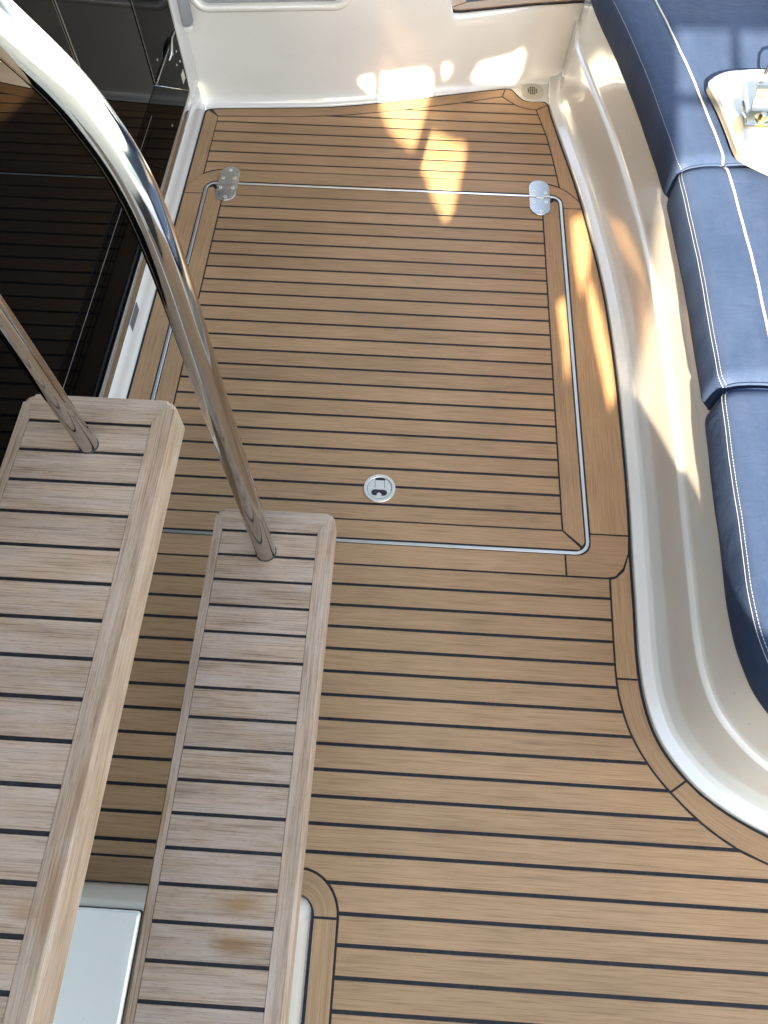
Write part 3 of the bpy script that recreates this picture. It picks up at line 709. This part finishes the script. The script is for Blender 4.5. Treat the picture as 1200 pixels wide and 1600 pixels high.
for q in ((0, 1, 2, 5), (5, 2, 3, 4), (6, 11, 8, 7), (11, 10, 9, 8)): bm.faces.new([vs[i] for i in q])
for i in range(6): j = (i + 1) % 6; bm.faces.new((vs[i], vs[j], vs[6 + j], vs[6 + i]))
link('side_tab', bm, 'zinc', panel)
ring('washer', (0.776, 1.588), 0.006, 0.0165, bz + 0.0061, bz + 0.0085, 'brass', panel, 24, 0.0006)
prism('bolt_head', [(0.776 + 0.0095 * math.cos(math.pi * k / 3), 1.588 + 0.0095 * math.sin(math.pi * k / 3)) for k in range(6)], bz + 0.0085, bz + 0.0165, 'zinc', panel, bev=0.0015)
cable = tag(tube('cable_loop', [(0.820, 1.768, 0.470), (0.820, 1.770, 0.490), (0.824, 1.774, 0.508), (0.834, 1.778, 0.518), (0.85, 1.780, 0.521), (0.90, 1.782, 0.515), (0.96, 1.784, 0.50), (1.0, 1.785, 0.4745)], 0.0036, 'wire', None, 10), 'black cable loop standing at the back edge of the cream panel', 'cable')

# ---------------------------------------------------------------- stair base, treads, handrail
sb = empty('stair_plinth', (-0.4, -0.5, 0)); tag(sb, 'white moulded stair base on the sole beneath the two treads', 'stair base')
def stack(name, levels, material, parent, cap=True):
    bm = bmesh.new(); R = []
    for poly, z in levels: R.append([bm.verts.new((x, y, z)) for x, y in poly])
    n = len(R[0])
    for a, b in zip(R[:-1], R[1:]):
        for k in range(n): bm.faces.new((a[k], a[(k + 1) % n], b[(k + 1) % n], b[k]))
    if cap: bm.faces.new(R[-1])
    return link(name, bm, material, parent, True, 40)
rr_ = lambda x1, y1, r: rrect(-0.727, x1, -1.4, y1, r, 6)
stack('moulding', [(rr_(BX, BY, 0.028), -0.003), (rr_(BX - 0.001, BY - 0.001, 0.028), 0.010), (rr_(BX - 0.003, BY - 0.006, 0.028), 0.09), (rr_(BX - 0.006, BY - 0.010, 0.028), 0.10), (rr_(BX - 0.007, BY - 0.018, 0.028), 0.165), (rr_(BX - 0.010, BY - 0.024, 0.026), 0.176), (rr_(BX - 0.018, BY - 0.032, 0.022), 0.180)], 'gel', sb)
stack('lid', [(rrect(-0.715, -0.386, -1.3, -0.074, 0.006), 0.181), (rrect(-0.715, -0.386, -1.3, -0.074, 0.006), 0.190), (rrect(-0.712, -0.389, -1.297, -0.077, 0.005), 0.193)], 'gel_cool', sb)
prism('lid_seal', rrect(-0.719, -0.3815, -1.304, -0.0725, 0.008), 0.1802, 0.1835, 'rubber', sb, bev=0.0005)

TW = 0.2085
TL = [0.5155 - 0.04525 * k for k in range(22)]
def tread(dx, z, label):
    cx = -0.2175 + dx; x0, x1 = cx - TW / 2, cx + TW / 2; yf, yn = 0.557, -0.46; T = 0.05
    t = empty('stair_tread', (cx, 0.05, z - T)); tag(t, label, 'stair tread', 'slatted teak stair treads')
    px0, px1 = x0 + 0.0145, x1 - 0.0275
    def board(poly, outer_test, name='border_board', grain=(1, 0), offs=0.008):
        p = clean(poly); bm = bmesh.new(); uvl = bm.loops.layers.uv.new('UVMap')
        b = [bm.verts.new((x, y, z - T)) for x, y in p]; u = [bm.verts.new((x, y, z)) for x, y in p]; n = len(p)
        bm.faces.new(u); bm.faces.new(b[::-1])
        for i in range(n): bm.faces.new((b[i], b[(i + 1) % n], u[(i + 1) % n], u[i]))
        es = [e for e in bm.edges if all(abs(v.co.z - z) < 1e-6 and outer_test(v.co) for v in e.verts)]
        bmesh.ops.bevel(bm, geom=es, offset=offs, segments=4, affect='EDGES', profile=0.55)
        ou, ov = random.uniform(0, 40), random.uniform(0, 40); gx, gy = grain
        for f in bm.faces:
            for l in f.loops:
                c = l.vert.co; l[uvl].uv = (ou + c.x * gx + c.y * gy, ov - c.x * gy + c.y * gx + c.z * 0.9)
        return link(name, bm, 'teak_old', t, True, 35)
    r = 0.014
    board([(x1, yn), *arc(x1 - r, yf - r, r, 0, 55, 4), (px1, TL[0] + 0.006), (px1, yn)], lambda c: c.x > x1 - 0.013 and c.y > yn - 1 , grain=(0, 1))
    board([(x0, yn), (px0, yn), (px0, TL[0] + 0.006), *arc(x0 + r, yf - r, r, 125, 180, 4)], lambda c: c.x < x0 + 0.0135 and c.y > yn - 1, grain=(0, 1), offs=0.006)
    aR = arc(x1 - r, yf - r, r, 55, 90, 3); aL = arc(x0 + r, yf - r, r, 90, 125, 3)
    board([(px1 - 0.0004, TL[0] + 0.0025), (px1 - 0.0004, TL[0] + 0.006)] + aR + aL + [(px0 + 0.0004, TL[0] + 0.006), (px0 + 0.0004, TL[0] + 0.0025)], lambda c: c.y > yf - 0.0075, offs=0.007)
    prism('caulk_core', [(px0 - 0.004, yn + 0.002), (px1 + 0.004, yn + 0.002), (px1 + 0.004, TL[0] + 0.004), (px0 - 0.004, TL[0] + 0.004)], z - T + 0.004, z - 0.0022, 'caulk', t, bev=0)
    for a, b in zip(TL[:-1], TL[1:]):
        prism('plank', [(px0 + 0.0005, b + 0.0025), (px1 - 0.0005, b + 0.0025), (px1 - 0.0005, a - 0.0025), (px0 + 0.0005, a - 0.0025)], z - 0.012, z - 0.0004, 'teak_old', t, bev=0.0006)
    return t
tread(0.0, 0.40, 'lower weathered teak stair tread with brown stains, right of the upper one')
tread(-0.198, 0.716, 'upper weathered teak stair tread at the left edge, holding the thinner post')

tread(-0.396, 1.032, 'topmost teak stair tread, just beyond the left edge above the upper one')
rail = empty('handrail', (-0.2255, 0.478, 0.40)); tag(rail, 'polished stainless handrail curving up from the stair treads', 'handrail')
RP = [(-0.2255, 0.478, 0.394), (-0.225, 0.478, 0.60), (-0.224, 0.478, 0.80), (-0.222, 0.478, 0.95), (-0.2215, 0.478, 1.04), (-0.224, 0.478, 1.10), (-0.2295, 0.478, 1.14), (-0.239, 0.478, 1.173), (-0.252, 0.478, 1.203), (-0.278, 0.478, 1.241), (-0.35, 0.478, 1.34), (-0.45, 0.478, 1.478), (-0.62, 0.478, 1.712), (-0.80, 0.478, 1.96)]
tube('rail_tube', catmull(RP, 8), 0.0170, 'steel', rail, 40)
tube('post', [(-0.414, 0.480, 0.712), (-0.414, 0.479, 1.0), (-0.414, 0.478, 1.425)], 0.0122, 'steel', rail, 32)
ring('foot_collar', (-0.2255, 0.478), 0.0164, 0.0182, 0.3996, 0.4008, 'rubber', rail, 32, 0.0004)
ring('foot_collar', (-0.414, 0.480), 0.0116, 0.0133, 0.7156, 0.7166, 'rubber', rail, 32, 0.0004)

# ---------------------------------------------------------------- out of frame: rest of the boat, plus mask and overhang added to shape the light
def sheet_with_holes(name, outer, holes, y, th, material):
    bm = bmesh.new(); es = []
    for lp in [outer] + holes:
        lp = clean(lp); vs = [bm.verts.new((x, y, z)) for x, z in lp]
        es += [bm.edges.new((vs[i], vs[(i + 1) % len(vs)])) for i in range(len(vs))]
    bmesh.ops.triangle_fill(bm, edges=es, use_beauty=True)
    gm = bmesh.ops.extrude_face_region(bm, geom=bm.faces[:])
    for v in gm['geom']:
        if isinstance(v, bmesh.types.BMVert): v.co.y -= th
    return link(name, bm, material)
P1 = [(-0.668, 1.951), (-0.668, 2.044), (-0.619, 2.043), (-0.612, 2.049), (-0.52, 2.063), (-0.502, 2.047), (-0.502, 1.967), (-0.502, 1.928), (-0.5, 1.858), (-0.504, 1.82), (-0.568, 1.855), (-0.605, 1.882), (-0.653, 1.942)]  # mask openings shaped to throw the sun patches on far wall and sole
P2 = [(-0.467, 1.878), (-0.475, 1.846), (-0.47, 1.785), (-0.437, 1.753), (-0.403, 1.708), (-0.347, 1.652), (-0.334, 1.675), (-0.335, 1.747), (-0.334, 1.817), (-0.347, 1.851), (-0.379, 1.853), (-0.433, 1.87)]
P3 = [(-0.732, 2.021), (-0.682, 2.039), (-0.682, 1.975)]
P4 = [(-0.487, 2.068), (-0.441, 2.08), (-0.443, 2.055), (-0.47, 2.022)]
P5 = [(-0.364, 2.031), (-0.343, 2.082), (-0.243, 2.111), (-0.209, 2.135), (-0.21, 2.068), (-0.229, 2.025), (-0.251, 2.031)]
G1 = [(0.029, 1.672), (0.065, 1.684), (0.089, 1.616), (0.092, 1.548), (0.08, 1.501), (0.049, 1.587)]  # slits added so direct sun stands in for light reflected off the settee base
G2 = [(0.085, 1.554), (0.103, 1.535), (0.142, 1.459), (0.172, 1.388), (0.191, 1.33), (0.181, 1.299), (0.159, 1.354), (0.124, 1.434)]
G3 = [(0.013, 1.493), (0.036, 1.504), (0.049, 1.456), (0.065, 1.385), (0.065, 1.339), (0.046, 1.408)]
scr = sheet_with_holes('light_mask', [(-3.2, 0.0), (1.5, 0.0), (1.5, 1.34), (0.240, 1.34), (0.226, 1.62), (0.196, 1.9), (0.180, 2.22), (3.4, 2.22), (3.4, 3.15), (-3.2, 3.15)], [P1, P2, P3, P4, P5, G1, G2, G3], -1.35, 0.012, 'screen')  # added out of view to block the sun except through its shaped openings
tag(scr, 'unseen off white screen added on the sunny side, openings cut to shape the sun patches', 'screen')
tag(box('mask_bar', (0.315, -1.358, 1.98), (0.340, -1.352, 2.22), 'screen'), 'unseen upright bar added in the window of the light mask to cast a shadow stripe', 'bar')  # unseen bars added to throw the crossed shadow on the far cushion
tag(box('mask_crossbar', (0.185, -1.358, 2.05), (0.315, -1.352, 2.072), 'screen'), 'unseen short cross bar added in the window of the light mask to cast a shadow stripe', 'bar')
tag(box('back_cushion', (1.26, 0.0, 0.33), (1.42, 2.9, 0.85), 'vinyl', None, 0.04, 4), 'navy backrest behind the seat cushions', 'backrest')

tag(box('saloon_bulkhead', (-0.80, -1.9, 0.1205), (-0.7350, -0.11, 2.0), 'gel', None, 0.004), 'white bulkhead panel on the near side of the saloon door', 'bulkhead')
tag(box('shade_overhang', (-2.4, 0.60, 1.95), (0.95, 3.1, 2.06), 'gel', None, 0.02), 'unseen flybridge overhang added to shade the far part of the cockpit', 'overhang')  # unseen slab added to cut sky light on the far wall and sole
